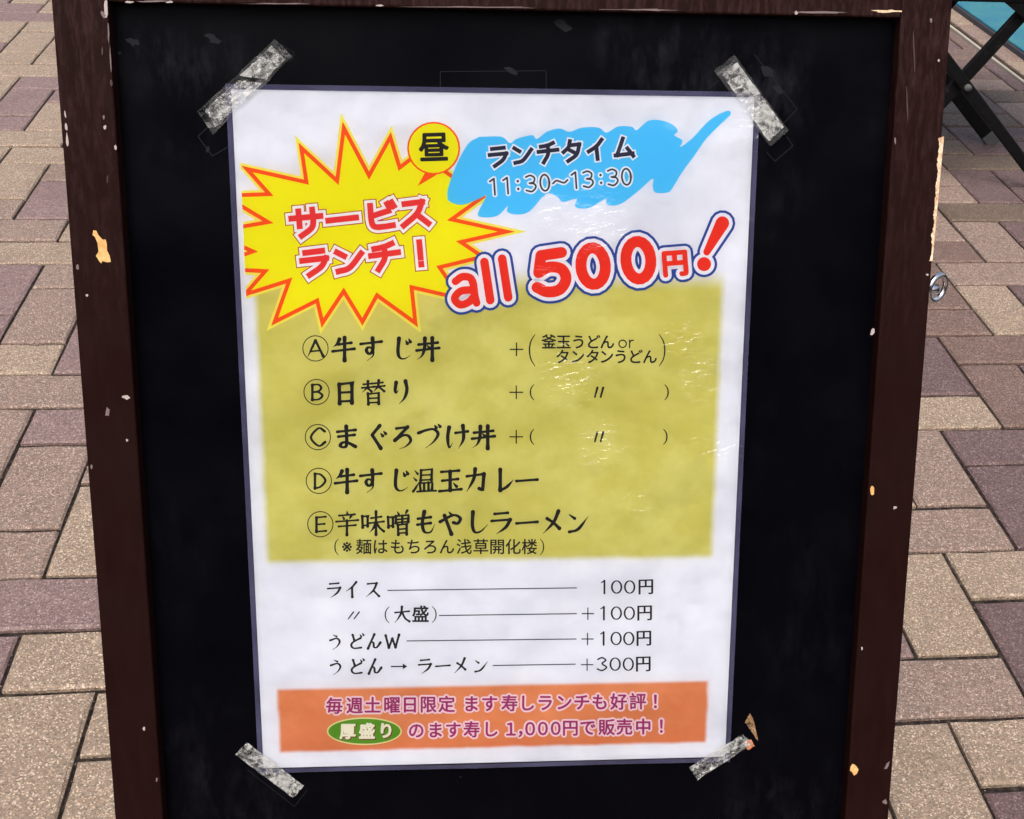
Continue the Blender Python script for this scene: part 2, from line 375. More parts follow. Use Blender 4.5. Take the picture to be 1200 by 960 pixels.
_edge = [(y, 1105.6-(y-160)*.0925) for y in range(160, 308, 2)]
_left = [(x-(5.2-3.6*((y-160)/148)**.7+1.4*math.sin(y*.21)*(.3+.7*(y > 250))+_r5.uniform(-.8, .8)), y) for y, x in _edge]
RCH = [([(x+.5, y) for y, x in _edge][::-1]+[(1099.5+_r5.uniform(0, 1), 162)]+[(min(x, 1105.0-(y-160)*.0925-.9), y) for x, y in _left[2:]], m_bare2),
 (blob(1022.4, 389, 2, 3.6, .4, 20), m_white_chip), (blob(1022.2, 575, 2.6, 5.2, .1, 21), m_bare), (blob(1048.5, 595, 2, 1.8, 0, 22), m_white_chip),
 (blob(1000.5, 901, 4.4, 6.4, .1, 23), m_bare), (blob(1039.5, 897, 1.6, 5, .5, 24), m_grey_chip), (blob(1037, 939.5, 2.6, 2.6, 0, 25), m_grey_chip),
 (blob(1010, 760, 1, 2.2, 0, 26), m_white_chip), (blob(1086.5, 322, 1.6, 1.2, 0, 27), m_white_chip), (blob(1091, 24, 1.8, 3, 0, 28), m_grey_chip), (blob(1100, 71, 1.3, 1.6, 0, 29), m_white_chip),
 (blob(1049, 165, .9, 4, 0, 33), m_grey_chip), (blob(1063, 120, .8, 18, -.04, 34), m_dim_chip), (blob(1071, 60, .8, 22, -.04, 35), m_dim_chip)]
TCH = [(blob(1040, 13.2, 17, 1.6, .01, 40, 14, .4), m_bare2), (blob(965, 14.6, 32, 1.1, .0, 41, 16, .4), m_grey_chip), (blob(152, 2.6, 5, 1.4, 0, 42), m_white_chip), (blob(180, 1.6, 20, 1.0, 0, 43, 14, .5), m_grey_chip),
 (blob(560, 8.6, 60, .9, 0.005, 44, 20, .6), m_grey_chip), (blob(330, 4.6, 40, .8, 0.005, 45, 20, .6), m_grey_chip), (blob(933, 15.2, 2, 2, 0, 46), m_white_chip), (blob(445, 6.5, 5, 1.2, 0, 47), m_white_chip), (blob(760, 11.6, 40, .9, .01, 48, 18, .6), m_grey_chip), (blob(199, 2.4, 5, 1.3, 0, 49), m_white_chip)]
for lst, par in ((LCH, rail_l), (RCH, rail_r)):
    for pts, mt in lst: patch('paint_chip', pts, mt, par, ZF, BASE)
for pts, mt in TCH: patch('paint_chip', pts, mt, rail_t, ZF-.0006, BASE)
# split along the outer edge of the right rail runs round onto its side
e0, e1 = on_board(1104, 162, ZF)[1], on_board(1091, 306, ZF)[1]
rs = random.Random(5); n = 26
V, F = [], []
for k in range(n+1):
    t = e0+(e1-e0)*k/n; wz = .0030+rs.uniform(-.0012, .0014)
    V += [(S3+.0003, t-BASE, ZF-.0008), (S3+.0003, t-BASE, ZF-wz)]
    if k: F.append([2*k-2, 2*k-1, 2*k+1, 2*k])
link('split_edge', mesh_from('split_edge', V, F), [m_bare2], rail_r)
# screw eye on the outer side of the right rail
def torus(bm, M, R, r, nu=28, nv=10, a0=0.0, a1=2*math.pi, sx=1.0):
    closed = abs(a1-a0-2*math.pi) < 1e-6; rows = []
    for i in range(nu if closed else nu+1):
        a = a0+(a1-a0)*i/nu
        rows.append([bm.verts.new(M @ Vector(((R+r*math.cos(b))*math.cos(a)*sx, (R+r*math.cos(b))*math.sin(a), r*math.sin(b)))) for b in (2*math.pi*j/nv for j in range(nv))])
    for i in range(len(rows) if closed else len(rows)-1):
        p, q = rows[i], rows[(i+1) % len(rows)]
        for j in range(nv): bm.faces.new((p[j], p[(j+1) % nv], q[(j+1) % nv], q[j]))
hs, ht = on_board(1098.5, 338, 0.0)
eye = bmesh.new()
torus(eye, Matrix.Translation((hs, ht-BASE, -.001)) @ Matrix.Rotation(math.radians(-18), 4, 'Z') @ Matrix.Rotation(math.radians(38), 4, 'Y'), .0081, .0019)
e = link('screw_eye', bm_mesh('screw_eye', eye, True), [m_steel], board)
sh = bmesh.new()
bmesh.ops.create_cone(sh, cap_ends=True, segments=16, radius1=.0038, radius2=.0028, depth=.009, matrix=Matrix.Translation((S3+.0045, ht-BASE-.0005, -.001)) @ Matrix.Rotation(math.pi/2, 4, 'Y'))
bmesh.ops.create_cone(sh, cap_ends=True, segments=20, radius1=.0046, radius2=.0040, depth=.0016, matrix=Matrix.Translation((S3+.0008, ht-BASE-.0005, -.001)) @ Matrix.Rotation(math.pi/2, 4, 'Y'))
link('screw_shank', bm_mesh('screw_shank', sh, True), [m_steel], e)
# rear half of the A-frame
top = board_matrix(0) @ Vector((0, .280, -.022))
hinge_axis = Vector(BA); back = Vector((0, 1, 0)) - hinge_axis*hinge_axis.dot(Vector((0, 1, 0))); back.normalize()
dn = (Vector((0, 0, -1))*math.cos(math.radians(17)) + back*math.sin(math.radians(17))).normalized()
L = top.z/(-dn.z)
inv = board.matrix_world.inverted() if False else board_matrix(BASE).inverted()
def bl(v): return inv @ v
for s in (-.225, .243):
    a = top+hinge_axis*(s); b_ = a+dn*(L+(s*.0)) ; b_ = a+dn*(a.z/(-dn.z))
    bar('back_leg', bl(a), bl(b_), .026, .030, m_wood, board, side=Vector((1, 0, 0)))
for fr, nm in ((.03, 'back_rail'), (.86, 'back_rail')):
    a = top+hinge_axis*-.209+dn*(L*fr); b_ = top+hinge_axis*.227+dn*(L*fr)
    bar(nm, bl(a), bl(b_), .026, .028, m_wood, board, side=Vector((0, 1, 0)))
for s in (-.15, .17):
    h = bl(top+hinge_axis*s)
    box('hinge', h.x-.018, h.x+.018, h.y-.004, h.y+.002, h.z-.012, .0065-.022, m_steel, board, .0005)

# ------------------------------------------------------------------ glyph engine (works in photograph pixels, projected onto the real poster plane)
_gc = {}
def font_glyph(ch):
    if ch not in _gc:
        cu = bpy.data.curves.new('tmp', 'FONT'); cu.body = ch; cu.size = 1; cu.resolution_u = 3
        o = bpy.data.objects.new('tmp', cu); COL.objects.link(o); bpy.context.view_layer.update()
        me = bpy.data.meshes.new_from_object(o.evaluated_get(bpy.context.evaluated_depsgraph_get()))
        V = np.array([v.co[:2] for v in me.vertices]); F = [list(p.vertices) for p in me.polygons]
        bpy.data.objects.remove(o); bpy.data.curves.remove(cu); bpy.data.meshes.remove(me)
        _gc[ch] = (V, F)
    return _gc[ch]
_k = font_glyph('国')[0]; KMIN, KMAX = _k.min(0), _k.max(0)
KC = (KMIN+KMAX)/2; KS = .86/max(KMAX-KMIN)          # 国 fills about 86 % of the em square
def fglyph(ch, cx, cy, em, sx=1.0, rot=0.0, shear=0.0, fit=False):
    V, F = font_glyph(ch); c = (V.min(0)+V.max(0))/2 if fit else KC
    P = (V-c)*KS; P[:, 1] *= -1
    P = P*[em*sx, em]; P[:, 1] -= shear*P[:, 0]
    ca, sa = math.cos(rot), math.sin(rot)
    return [(np.column_stack((cx+P[:, 0]*ca+P[:, 1]*sa, cy-P[:, 0]*sa+P[:, 1]*ca)), F)]
def dilate(gs, r, n=8, ry=None):
    out = []
    for P, F in gs:
        for k in range(n):
            a = 2*math.pi*k/n; out.append((P+[r*math.cos(a), (ry if ry is not None else r)*math.sin(a)], F))
        out.append((P, F))
    return out
def catmull(pts, n=7):
    P = [2*pts[0]-pts[1]]+list(pts)+[2*pts[-1]-pts[-2]]; out = []
    for i in range(1, len(P)-2):
        for k in range(n):
            t = k/n; a, b, c, d = P[i-1], P[i], P[i+1], P[i+2]
            out.append(.5*((2*b)+(c-a)*t+(2*a-5*b+4*c-d)*t*t+(3*b-a-3*c+d)*t**3))
    out.append(P[-2]); return out
def ribbon(pts, width, caps=True, square=False):
    """pts (n,2), width: list of half widths -> (V, F)"""
    pts = np.array(pts, float); n = len(pts); V = []; F = []
    d = np.zeros_like(pts)
    for i in range(n):
        a = pts[max(i-1, 0)]; b = pts[min(i+1, n-1)]
        if n > 8 and np.linalg.norm(pts[0]-pts[-1]) < 1e-6 and i in (0, n-1): a, b = pts[-2], pts[1]
        q = b-a; d[i] = q/(np.linalg.norm(q)+1e-9)
    if square: pts[0] -= d[0]*width[0]; pts[-1] += d[-1]*width[-1]
    nm = np.column_stack((-d[:, 1], d[:, 0]))
    for i in range(n):
        m = 1.0
        if 0 < i < n-1:
            a = pts[i]-pts[i-1]; a = a/(np.linalg.norm(a)+1e-9); m = 1/max(.55, abs(nm[i]@np.array((-a[1], a[0]))))
        V += [pts[i]+nm[i]*width[i]*m, pts[i]-nm[i]*width[i]*m]
        if i: F.append([2*i-2, 2*i-1, 2*i+1, 2*i])
    if caps and not square:
        for i, s in ((0, -1), (n-1, 1)):
            if width[i] < .15: continue
            b0 = len(V); m = 7; base = math.atan2(d[i][1]*s, d[i][0]*s)
            for k in range(m+1):
                a = base-math.pi/2+math.pi*k/m; V.append(pts[i]+width[i]*np.array((math.cos(a), math.sin(a))))
            F.append(list(range(b0, b0+m+1)))
    return np.array(V), F
def parse(s):
    out = []
    for st in s.split('/'):
        tk = st.split(); fl = ''
        if tk and not tk[-1].isdigit(): fl = tk.pop()
        out.append(([(int(t[:2]), int(t[2:])) for t in tk], fl))
    return out
G = {k: parse(v) for k, v in {
 '牛': '3410 2628 1040 h/3031 8227/0658 9552/5505 5597', 'す': '0628 9422/5606 5846 5266 4070 3056 3844 5248 6064 5682 3499 ch',
 'じ': '3808 3460 4084 5892 8480 ch/6618 7230 d/7812 8424 d', '丼': '1232 9028/0456 9650/3808 3650 2678 0892 ch/6808 6898/4738 5648 d',
 '日': '2616 2894/2816 7812 7894/3050 7450/3086 7486', '替': '1016 4814/0430 5028/2804 2826 0648 h/3034 4246/5614 8812/5428 9626/7203 7026 5248 h/7430 9448 /2854 3098/3056 7254 7298/3274 7074/3292 7092',
 'り': '3010 2640 3052 4040 ch/6806 7440 6474 4298 ch', 'ま': '1426 8822/1846 8442/5006 5276 4290 2684 3472 5672 8890 c',
 'ぐ': '6404 3440 3848 6896 c/6836 7646 d/8028 8838 d', 'ろ': '2414 7010/7010 1862/1862 4844 7246 8268 6090 3896 ch',
 'づ': '0832 4022 7020 8840 7070 3894 ch/7404 8014 d/8800 9610 d', 'け': '2010 1450 2092 3474 ch/4634 9630/7606 7860 5898 ch',
 '温': '1208 2422 d/0636 1848 d/0692 1482 2858 h/3808 3650/3808 8206 8050/3828 7828/3848 7848/3260 3692/3460 8460 8290/5062 5090/6860 6890/2294 9894',
 '玉': '1414 8612/1850 8246/0692 9688/5014 5090/6462 7676 d', 'カ': '1232 8226/8226 7692 6284 /4604 4044 1294 ch', 'レ': '3006 3090/3090 5678 8450 ch',
 'ー': '0652 9450', '辛': '5002 5214 d/1818 8216/3222 3832 d/6820 6034 h/0642 9640/1662 8660/5040 5098',
 '味': '0820 1066/1022 3020 3062/1058 3058/4430 8626/3850 9646/6404 6498/6248 5470 3888 ch/6648 7870 9686 c',
 '噌': '0624 0866/0826 2624 2664/0860 2660/4404 5016 d/8402 7616 h/3822 3850/3822 9020 8848/6422 6448/4036 8834/4048 8647/4658 4898/4858 8256 8298/4876 8075/4892 8091',
 'も': '4404 3650 4486 7088 8658 ch/1832 7028/1656 7052', 'や': '0644 6020 8834 7854 6050 c/4206 5420 d/2420 5296',
 'し': '3006 2860 3888 6286 9060 ch', 'ラ': '2414 7812/1242 8840/8840 7070 3296 ch', 'メ': '7406 5450 1294 ch/2834 5250 7876', 'ン': '1418 3634 d/1488 5078 9030 ch',
 'イ': '7606 5036 1458 ch/5038 5296', 'ス': '2016 7614/7614 5656 1294 ch/5658 9094', 'タ': '4204 3432 1054 ch/3824 8422/8422 6870 2898 ch/3444 6866',
 'チ': '7608 5018 2022 ch/0846 9442/5218 5060 2898 ch', 'ビ': '2012 2070 3090 6092 8690 c/2250 7636/7410 8024 d/8806 9420 d', 'サ': '0432 9632/2808 2862/7206 7250 6474 3298 c',
 'ム': '4808 3248 1686 c/1086 8882/6656 9094', '大': '0838 9434/5004 4640 3070 0898 ch/5240 7076 9696 c', 'う': '3808 6018 d/1840 6030 7850 6478 3698 ch',
 'ど': '3008 4040/8030 3254 2276 4092 8490 c/7608 8420 d/9000 9812 d', 'ん': '5606 1694/1694 3456 5060 5486 7288 9460 c', 'W': '0812 2890/2890 5034/5034 7090/7090 9212',
 'A': '5008 1092 h/5008 9092/2864 7462', 'B': '2812 2890/2812 6012 7430 6046 3050 c/3050 6052 8070 6288 2890 c', 'C': '8622 5404 1450 5496 8878 c', 'D': '3012 3088/3012 6018 8450 6080 3088 c', 'E': '3014 3088/3014 7812/3050 7249/3088 8086',
 '！': '5008 5066/5090 5092'}.items()}
def brush(ch, cx, cy, em, wd, style='brush', rot=0.0, sx=1.0, grow=0.0, shear=.05):
    """stroke letter; style brush (pressed ends, tapering), block (constant, square), round"""
    out = []; ca, sa = math.cos(rot), math.sin(rot)
    for pts, fl in G[ch]:
        P = np.array(pts, float)/100-.5
        if style == 'brush': P[:, 1] -= shear*P[:, 0]
        P = P*[em*sx, em]
        P = np.column_stack((cx+P[:, 0]*ca+P[:, 1]*sa, cy-P[:, 0]*sa+P[:, 1]*ca))
        P = [p for p in P]
        if 'c' in fl and len(P) > 2: P = catmull(P)
        elif style == 'brush':
            Q = []
            for a, b in zip(P[:-1], P[1:]): Q += [a+(b-a)*k/5 for k in range(5)]
            P = Q+[P[-1]]
        P = np.array(P); n = len(P)
        s = np.concatenate(([0], np.cumsum(np.linalg.norm(np.diff(P, axis=0), axis=1)))); T = s/max(s[-1], 1e-6)
        if style == 'brush':
            W = []
            for i in range(n):
                q = P[min(i+1, n-1)]-P[max(i-1, 0)]; q = q/(np.linalg.norm(q)+1e-9)
                f = .66+.34*abs(q[1])
                prof = 1+.22*math.exp(-(T[i]/.10)**2) + (.30*math.exp(-((1-T[i])/.10)**2) if 'h' not in fl else 0)
                if 'h' in fl: prof *= max(.12, 1-max(0, (T[i]-.45)/.55)**1.5)
                if 'd' in fl: prof = .35+.72*T[i]
                W.append(max(.35, wd*.5*f*prof)+grow)
            out.append(ribbon(P, W))
        else:
            W = [wd*.5+grow]*n
            out.append(ribbon(P, W, square=(style == 'block')))
            if len(P) > 2 and 'c' not in fl:
                for q in P[1:-1]: out.append(disc(q[0], q[1], wd*.5+grow, 10))
    return out
def disc(cx, cy, r, n=28, ry=None):
    return (np.array([(cx+r*math.cos(2*math.pi*k/n), cy+(ry or r)*math.sin(2*math.pi*k/n)) for k in range(n)]), [list(range(n))])
def ring(cx, cy, r, wd, n=36, ry=None):
    ry = ry or r; V = []
    for k in range(n):
        c, s = math.cos(2*math.pi*k/n), math.sin(2*math.pi*k/n)
        V += [(cx+(r+wd/2)*c, cy+(ry+wd/2)*s), (cx+(r-wd/2)*c, cy+(ry-wd/2)*s)]
    return (np.array(V), [[2*k, 2*k+1, (2*k+3) % (2*n), (2*k+2) % (2*n)] for k in range(n)])
def offset_poly(P, d):
    P = np.array(P, float); n = len(P); area = sum(P[i][0]*P[(i+1) % n][1]-P[(i+1) % n][0]*P[i][1] for i in range(n))
    sg = 1 if area > 0 else -1; out = []
    for i in range(n):
        a = P[i]-P[i-1]; b = P[(i+1) % n]-P[i]; a = a/np.linalg.norm(a); b = b/np.linalg.norm(b)
        na = np.array((a[1], -a[0]))*sg; nb = np.array((b[1], -b[0]))*sg; m = na+nb; l = m@m/2
        m = m/max(l, .10)
        out.append(P[i]+m*d)
    return np.array(out)
def clip_left(P, a, b):
    """keep the part of polygon P to the right (in pixels) of the line a-b, a above b"""
    f = lambda p: (p[0]-a[0])-(p[1]-a[1])*(b[0]-a[0])/(b[1]-a[1]); out = []
    for i in range(len(P)):
        p, q = P[i-1], P[i]; fp, fq = f(p), f(q)
        if (fp >= 0) != (fq >= 0): out.append(p+(q-p)*fp/(fp-fq))
        if fq >= 0: out.append(q)
    return np.array(out)
poster = thing('menu_poster', 'laminated white lunch menu poster with yellow starburst and red price, taped to black panel', 'poster', mw=board_matrix(0))
ZP = .0010
def prn(name, layers, z0=0.0):
    """layers: [(glyph list, material)] bottom to top"""
    V, F, MI, mats = [], [], [], []; z = ZP+.00003+z0
    for gs, m in layers:
        if m not in mats: mats.append(m)
        mi = mats.index(m); z += .00003
        for k, (P, Fs) in enumerate(gs):
            o = len(V); zz = z+(k % 40)*4e-7
            V += [(*on_board(x, y, ZP), zz) for x, y in P]
            for f in Fs:
                q = [i+o for i in f]
                ar = sum(V[q[i]][0]*V[q[(i+1) % len(q)]][1]-V[q[(i+1) % len(q)]][0]*V[q[i]][1] for i in range(len(q)))
                F.append(q if ar > 0 else q[::-1]); MI.append(mi)
    return link(name, mesh_from(name, V, F, MI), mats, poster)

# paper sheet with printed colour fields
m_paper = mat('printed_paper', (.78, .80, .88), .6, .3); g = NG(m_paper)
tc = g.n('ShaderNodeTexCoord').outputs['Object']; xyz = g.n('ShaderNodeSeparateXYZ', {0: tc}).outputs
wob = g.math('MULTIPLY', g.math('SUBTRACT', g.noise(tc, 60.0, 3), .5), .0022)
def field(x0, x1, y0, y1, s, stop=None):
    f = g.rmap(g.math('ADD', xyz[0], wob), x0-s, x0+s, 0, 1, True)
    f = g.math('MULTIPLY', f, g.rmap(g.math('ADD', xyz[0], wob), x1-s, x1+s, 1, 0, True))
    f = g.math('MULTIPLY', f, g.rmap(g.math('ADD', xyz[1], wob), y0-s, y0+s, 0, 1, True))
    return g.math('MULTIPLY', f, g.rmap(xyz[1], y1-(stop or s), y1+(stop or s), 1, 0, True))
cl1 = g.rmap(g.noise(tc, 26.0, 5, .6), .35, .66, 0, 1, True); cl2 = g.rmap(g.noise(g.n('ShaderNodeMapping', {'Vector': tc, 'Location': (3, 1, 0)}).outputs[0], 9.0, 3, .5), .4, .62, 0, 1, True)
yel = g.mix(cl1, (.60, .565, .125), (.68, .655, .20)); yel = g.mix(g.math('MULTIPLY', cl2, .55), yel, (.615, .57, .115))
wh = g.mix(g.rmap(g.noise(tc, 25.0, 4, .6), .35, .7), (.77, .80, .885), (.86, .885, .95))
c = g.mix(field(-.1402, .1343, -.0712, .104, .0028, .007), wh, yel)
org = g.mix(cl1, (.70, .235, .09), (.77, .29, .12)); org = g.mix(g.rmap(xyz[1], -.199, -.18, .55, 0), org, (.68, .18, .06))
c = g.mix(field(-.1377, .1353, -.1992, -.1560, .0016), c, org)
g.set(g.b.inputs['Base Color'], c)
g.set(g.b.inputs['Normal'], g.bump(g.math('ADD', g.noise(tc, 15.0, 2, .5), g.math('MULTIPLY', g.noise(tc, 45.0, 2, .5), .18)), .012, 1.0))
box('paper_sheet', -.1485, .1485, -.210, .210, .0005, ZP, m_paper, poster, 0)

# starburst
SB = [(288.8, 197.8), (359, 213.4), (352.8, 172.8), (395, 211.9), (402.8, 149.4), (432.5, 205.6), (457.5, 160.3), (468.4, 196.3), (545, 150), (556, 215), (566, 232), (529.4, 257.2), (594.3, 271.5), (540.3, 283.8), (566, 301), (515.3, 313.4), (540, 350), (482.5, 336.9),
      (487, 379), (441.9, 346.3), (424.7, 377.5), (402.8, 341.6), (377.8, 379), (371.6, 352.5), (321.6, 377.5), (338.8, 329), (286.5, 345.5), (310.6, 318), (270, 316), (270, 304), (296, 294.7), (270, 283), (270, 268), (313.8, 260.3), (270, 234), (270, 229), (315.3, 227.5)]
SB[8] = (500, 172)
SB[9] = (520, 200); SB[10] = (566, 231)
E0, E1 = (276.2, 110), (310.5, 900)
burst = [(clip_left(offset_poly(SB, d), (E0[0]+2, E0[1]), (E1[0]+2, E1[1])), m) for d, m in ((5.2, I['lemon']), (2.2, I['orange']), (-2.5, I['yellow']))]
prn('starburst', [([(P, [list(range(len(P)))])], m) for P, m in burst])
Z1 = .00012
# blue brush swash
SW = [(190, 155), (270, 155), (300, 178), (325, 162), (380, 149), (397, 163), (435, 136), (480, 125), (515, 137), (560, 122), (620, 122), (648, 140), (690, 118), (740, 119), (757, 131), (800, 97), (850, 97), (890, 114), (905, 135), (893, 150), (922, 168), (915, 192),
      (960, 158), (1020, 95), (1082, 62), (1096, 74), (1068, 102), (1010, 160), (960, 230), (920, 285), (885, 342), (868, 356), (825, 356), (815, 335), (815, 305), (770, 345), (700, 397), (650, 400), (645, 378), (590, 410), (545, 412), (535, 400), (540, 378), (490, 390), (470, 370), (430, 362), (370, 425), (320, 435), (290, 425), (292, 405), (255, 440), (200, 445), (185, 430), (215, 368), (190, 378), (130, 400), (85, 390), (74, 370), (80, 330), (110, 250), (150, 180)]
SWp = np.array([(500+x/3.077, 110+y/3.077) for x, y in SW])
_q = catmull([p for p in np.vstack((SWp, SWp[:1]))], 4)[:-1]
prn('brush_swash', [([(np.array(_q), [list(range(len(_q)))])], I['sky'])], Z1-.00002)
# speech balloon with the character for noon
tail = np.array([(489.5, 218), (500, 199), (520, 198), (510, 206)])
hl = fglyph('昼', 508.6, 173, 37, 1.0, .03)
prn('speech_balloon', [([(tail, [[0, 1, 2, 3]]), disc(508.2, 173.8, 31)], I['orange']), ([disc(508.2, 173.8, 29)], I['yellow']), (dilate(hl, 1.05), I['black'])], Z1)
# service lunch
def chars(seq, fn): 
    out = []
    for ch, x, y in seq: out += fn(ch, x, y)
    return out
SL = [('サ', 359, 260.5), ('ー', 401, 256.5), ('ビ', 446, 252.5), ('ス', 486, 249)]; SL2 = [('ラ', 368.4, 307), ('ン', 409, 304.8), ('チ', 450.5, 299.8)]
for seq in (SL, SL2+[('！', 492.5, 297)]):
    lay = []
    for gr, m in ((4.4, I['dred']), (3.3, I['white']), (0, I['redpink'])):
        lay.append((chars(seq, lambda ch, x, y: brush(ch, x, y, 32 if ch != '！' else 31, 7.0, 'block', .09, 1.16, gr)), m))
    prn('lettering', lay, Z1)
# lunch time heading
LT = [('ラ', 583.8, 183), ('ン', 612.5, 181), ('チ', 642, 178.3), ('タ', 670.6, 176.6), ('イ', 699, 175), ('ム', 731, 172.7)]
prn('lettering', [(chars(LT, lambda c, x, y: brush(c, x, y, 24.5, 4.7, 'block', .07, 1.05, 1.8)), I['white']), (chars(LT, lambda c, x, y: brush(c, x, y, 24.5, 4.7, 'block', .07, 1.05)), I['navy'])], Z1+.0001)
def mono(ch, x, y, h, wd, rot, grow=0.0):
    """thin round-ended digit"""
    D = {'1': ['-26-30 0-50 0 50'], '3': ['-30-42 0-50 26-36 20-8 -6-2', '-6-2 24 6 30 28 4 50 -32 40'], ':': ['0-18 0-16', '0 26 0 28']}
    out = []; ca, sa = math.cos(rot), math.sin(rot)
    if ch == '0': P = [[(28*math.cos(a), 50*math.sin(a)) for a in (2*math.pi*k/20 for k in range(21))]]
    elif ch == '~': P = [[(-46, 8), (-24, -8), (0, 0), (24, 8), (46, -8)]]
    elif ch == '1': P = [[(-24, -34), (2, -50)], [(2, -50), (2, 50)]]
    elif ch == ':': P = [[(0, -22), (0, -20)], [(0, 26), (0, 28)]]
    else: P = [[(-28, -42), (0, -50), (24, -34), (18, -8), (-8, -3)], [(-8, -3), (22, 4), (29, 26), (4, 49), (-30, 40)]]
    for q in P:
        q = [np.array((x+(u*ca+v*sa)*h/100, y+(-u*sa+v*ca)*h/100)) for u, v in q]
        if len(q) in (4, 5): q = catmull(q, 5)
        k = 1.35 if ch == ':' else 1
        out.append(ribbon(q, [wd/2*k+grow]*len(q)))
    return out
HM = [('1', 579, 218.9), ('1', 594.5, 217.6), (':', 607, 216.4), ('3', 622, 215.2), ('0', 638.4, 214.2), ('~', 656.5, 213), ('1', 674.5, 211.3), ('3', 689, 210.2), (':', 704, 209.2), ('3', 718, 208), ('0', 734, 207.2)]
prn('lettering', [(chars(HM, lambda c, x, y: mono(c, x, y, 19, 2.15, .07, 1.9)), I['white']), (chars(HM, lambda c, x, y: mono(c, x, y, 19, 2.15, .07)), I['grey'])], Z1+.0001)
# all 500 yen !
def z2(p): return [np.array((500+x/3.077, 110+y/3.077)) for x, y in p]
AL = [(z2([(104, 676), (128, 660), (156, 663), (168, 685), (172, 720), (180, 754)]), 9), (z2([(166, 706), (122, 712), (101, 738), (120, 760), (150, 752), (170, 732)]), 9),
      (z2([(208, 606), (229, 744)]), 10), (z2([(272, 594), (294, 734)]), 10)]
F5 = [(z2([(486, 572), (412, 583)]), 13), (z2([(412, 583), (404, 645)]), 13), (z2([(404, 645), (442, 625), (486, 632), (502, 668), (480, 705), (436, 714), (398, 698)]), 13)]
def oval(cx, cy, rx, ry, tilt=.08, n=22):
    return [np.array((500+(cx+rx*math.cos(a)*math.cos(tilt)+ry*math.sin(a)*math.sin(tilt))/3.077, 110+(cy-rx*math.cos(a)*math.sin(tilt)+ry*math.sin(a)*math.cos(tilt))/3.077)) for a in (2*math.pi*k/n for k in range(n+1))]
def big(grow):
    out = []
    for P, wd in AL+F5:
        Q = catmull(P) if len(P) > 2 else P
        out.append(ribbon(Q, [wd/2+grow]*len(Q)))
    for P in (oval(600, 621, 44, 66), oval(763, 600, 45, 68)):
        out.append(ribbon(P, [13/2+grow]*len(P), False))
    a, b = z2([(1066, 466), (1010, 570)]); out.append(ribbon([a, b], [8+grow, 4.2+grow])); d_ = z2([(1000, 614)])[0]; out.append(disc(d_[0], d_[1], 8.2+grow))
    return out
yen = fglyph('円', 791, 308.5, 33, 1.0, .08)
prn('lettering', [(big(7.2)+dilate(dilate(yen, 4.4, 14), 4.4, 14), I['blue']), (big(4.2)+dilate(dilate(yen, 2.9, 12), 2.9, 12), I['white']), (big(0)+dilate(yen, 1.7, 8), I['red'])], Z1+.0001)
# menu rows
ROWS = [('A', 369.7, 408.4, '牛402.4 す434.9 じ471 丼501.4', 408.6), ('B', 371, 459.5, '日404.4 替437.5 り470', 459.6), ('C', 372.5, 512.3, 'ま405.7 ぐ441 ろ472 づ502.5 け535 丼566.4', 512.2),
        ('D', 373.6, 563.6, '牛405.4 す434.5 じ468 温497 玉527.5 カ558 レ592 ー617.5', 563.2), ('E', 375.4, 614.4, '辛406.6 味436.6 噌467.4 も499 や528.4 し560 ラ587 ー617.5 メ647.5 ン677.5', 612.8)]
for L_, cx_, cy_, s, y in ROWS:
    gl = brush(L_, cx_, cy_, 22.5, 3.0, 'brush')
    for tk in s.split():
        x = float(tk[1:]); ch = tk[0]
        dense = ch in '替温味噌辛'
        gl += brush(ch, x, y-(x-480)*.004, 28.8 if ch not in 'ーす' else 28, 3.0 if dense else 4.15)
    prn('lettering', [([ring(cx_, cy_, 14.8, 1.1)]+gl, I['black'])])
# side notes
def plus(x, y, s=8, t=1.5): return [ribbon([(x-s, y), (x+s, y)], [t/2]*2, False), ribbon([(x, y-s), (x, y+s)], [t/2]*2, False)]
def paren(x, y, h, w_, sgn, t=1.5):
    P = catmull([np.array(p, float) for p in ((x+sgn*w_, y-h/2), (x+sgn*w_*.25, y-h*.28), (x, y), (x+sgn*w_*.25, y+h*.28), (x+sgn*w_, y+h/2))], 5)
    n = len(P); return [ribbon(P, [t/2*(.55+.6*math.sin(math.pi*i/(n-1))) for i in range(n)])]
def ditto(x, y, h=11, t=2.6, sl=3): return [ribbon([(x+dx+sl/2, y-h/2), (x+dx-sl/2, y+h/2)], [t/2, t/2*.8]) for dx in (-3.4, 3.4)]
gl = chars([('釜', 643.2, 400.8), ('玉', 660.5, 401), ('う', 678, 401), ('ど', 695, 401), ('ん', 711.5, 401), ('タ', 659.5, 418.3), ('ン', 676.8, 418.3), ('タ', 694.7, 418.3), ('ン', 710.7, 418.3), ('う', 727.5, 418.3), ('ど', 744.5, 418.3), ('ん', 761.5, 418.3)], lambda c, x, y: fglyph(c, x, y, 18.2))
orr = [ring(729.6, 403, 4.3, 1.5), ribbon([(737.8, 407.5), (737.8, 398.8)], [.75]*2), ribbon(catmull([np.array(p, float) for p in ((737.8, 402), (739.5, 399.4), (742.3, 399))], 4), [.75]*9)]
for gg in (dilate(gl, .35, 6)+orr, plus(605.3, 409.5), paren(620.5, 410.5, 37, 6.5, 1), paren(779, 410.5, 37, 6.5, -1)): prn('lettering', [(gg, I['black'])])
for y, xr in ((459.8, 783), (512, 781.5)):
    for gg in (plus(605, y), paren(621.6, y, 18, 4, 1), ditto(702, y), paren(xr, y, 18, 4, -1)): prn('lettering', [(gg, I['black'])])
